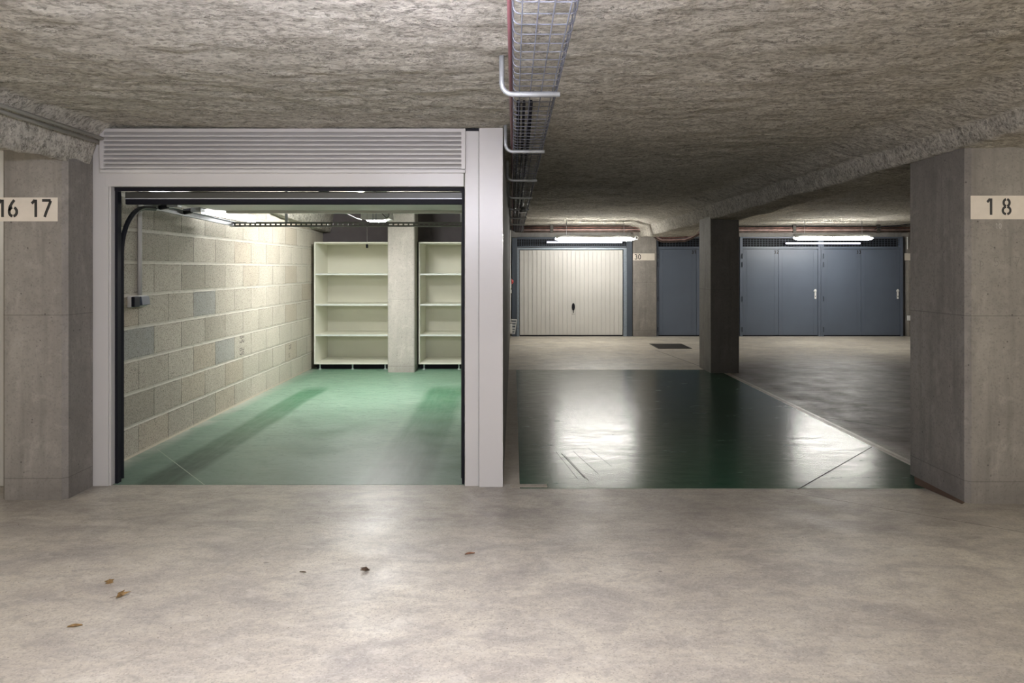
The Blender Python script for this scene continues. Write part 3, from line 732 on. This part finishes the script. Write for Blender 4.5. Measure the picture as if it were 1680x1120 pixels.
# ------------------------------------------------------------------ drain grate
t = thing('drain_grate', 'black cast iron drain grate set in the far aisle floor', 'drain', (2.72,13.74,.004))
gw, gd = .64, .86
mb = MB(); mb.box(0,gw,0,.03,0,.006).box(0,gw,gd-.03,gd,0,.006).box(0,.03,.03,gd-.03,0,.006).box(gw-.03,gw,.03,gd-.03,0,.006)
mb.build('grate_frame', M['cast'], t)
mb = MB()
for i in range(1,14): x = .03+i*(gw-.06)/14; mb.box(x-.009,x+.009,.03,gd-.03,0,.005)
for i in range(1,8): y = .03+i*(gd-.06)/8; mb.box(.03,gw-.03,y-.012,y+.012,0,.005)
mb.build('grate_bars', M['cast'], t)
MB().box(.03,gw-.03,.03,gd-.03,-.002,-.0005).build('grate_pit', M['dark'], t)

# ------------------------------------------------------------------ leaves
def leaf(px, py, s, rz, m, label, kind='maple'):
    x, y = fl(px, py)
    bm = MB(); 
    if kind == 'maple':
        lobes = [(-125,.35),(-105,.75),(-80,.26),(-58,1.0),(-32,.30),(0,1.25),(30,.28),(55,1.0),(82,.25),(108,.7),(128,.3)]
        pts = [(r*math.sin(math.radians(a)), r*math.cos(math.radians(a)), .10*abs(math.sin(math.radians(a*1.5)))+(.28*r*r if r>.5 else 0)) for a, r in lobes]
        c = bm.bm.verts.new((0,0,.02)); v = [bm.bm.verts.new(tuple(k*s for k in p)) for p in pts]
        st0 = bm.bm.verts.new((0,-.12*s,.0))
        for a, b in zip(v, v[1:]): bm.bm.faces.new((c,a,b))
        bm.bm.faces.new((c,v[-1],st0)); bm.bm.faces.new((c,st0,v[0]))
    else:
        n = 7; L = []; R = []; Cc = []
        for i in range(n):
            u = i/(n-1); w = .26*math.sin(PI*min(1,u*1.05))**.8+.005
            zc = .05+.22*(u-.5)**2*2
            L.append(bm.bm.verts.new((-w*s,(u-.5)*1.6*s,(zc+w*.7)*s))); R.append(bm.bm.verts.new((w*s,(u-.5)*1.6*s,(zc+w*.5)*s))); Cc.append(bm.bm.verts.new((0,(u-.5)*1.6*s,zc*s*.3)))
        for i in range(n-1): bm.bm.faces.new((L[i],Cc[i],Cc[i+1],L[i+1])); bm.bm.faces.new((Cc[i],R[i],R[i+1],Cc[i+1]))
    o = bm.build('dry_leaf', M[m]); o.location = (x,y,.001); o.rotation_euler = (0,0,rz); tag(o, label, 'leaf')
    MB().tube([(0,-.1*s,.03*s),(.05*s,-.5*s,.10*s),(.12*s,-.85*s,.05*s)], .018*s, 5).build('leaf_stalk', M['leafd'], o)
leaf(195,979,.042,-1.2,'leaf','larger ochre maple leaf lying on the floor at left')
leaf(180,957,.026,.6,'leaf','small curled ochre leaf just above the larger maple leaf')
leaf(123,1028,.036,-1.3,'leaf','narrow ochre leaf lying nearest the lower left corner','long')
leaf(497,939,.022,1.4,'leafd','small brown leaf scrap on the floor below the garage','long')
leaf(601,936,.032,2.4,'leafd','dark curled maple leaf in the shine before the garage')
leaf(771,909,.034,-1.25,'leafr','rust coloured narrow leaf furthest right on the floor','long')
# tiny grit, uncountable
mb = MB()
for i in range(420):
    x = random.uniform(-4.2,4.2); y = random.uniform(2.5,5.0) if i < 330 else random.uniform(11,16)
    if i >= 330: x = random.uniform(0,9)
    s = random.uniform(.001,.0032)*(1.6 if i>=330 else 1); a = random.uniform(0,PI)
    ca, sa = math.cos(a)*s, math.sin(a)*s
    b = [mb.bm.verts.new((x+ca,y+sa,.0005)), mb.bm.verts.new((x-sa*.5,y+ca*.5,.0005)), mb.bm.verts.new((x-ca,y-sa,.0005)), mb.bm.verts.new((x+sa*.5,y-ca*.5,.0005))]
    tp = mb.bm.verts.new((x,y,.001+s*.6))
    for i_ in range(4): mb.bm.faces.new((b[i_],b[(i_+1)%4],tp))
tag(mb.build('floor_grit', M['rust']), 'tiny dark grit scattered over the concrete floor', 'grit', kind='stuff')

# ------------------------------------------------------------------ world, camera
w = bpy.data.worlds.new('world'); bpy.context.scene.world = w; w.use_nodes = True
w.node_tree.nodes['Background'].inputs[0].default_value = (.5,.5,.55,1); w.node_tree.nodes['Background'].inputs[1].default_value = .02
cam = bpy.data.cameras.new('camera'); co = bpy.data.objects.new('camera', cam); C.objects.link(co)
co.location = (0,0,1.5); co.rotation_euler = (PI/2,0,0)
cam.sensor_width = 36; cam.lens = 36*1200/1680; cam.shift_x = -2/1680; cam.shift_y = -119/1680; cam.clip_start = .05
sc = bpy.context.scene; sc.camera = co
sc.view_settings.view_transform = 'Standard'; sc.view_settings.look = 'None'; sc.view_settings.exposure = 0.0
sc.cycles.use_denoising = True; sc.cycles.max_bounces = 8; sc.cycles.diffuse_bounces = 5; sc.cycles.sample_clamp_indirect = 6
sc.cycles.caustics_reflective = False; sc.cycles.caustics_refractive = False
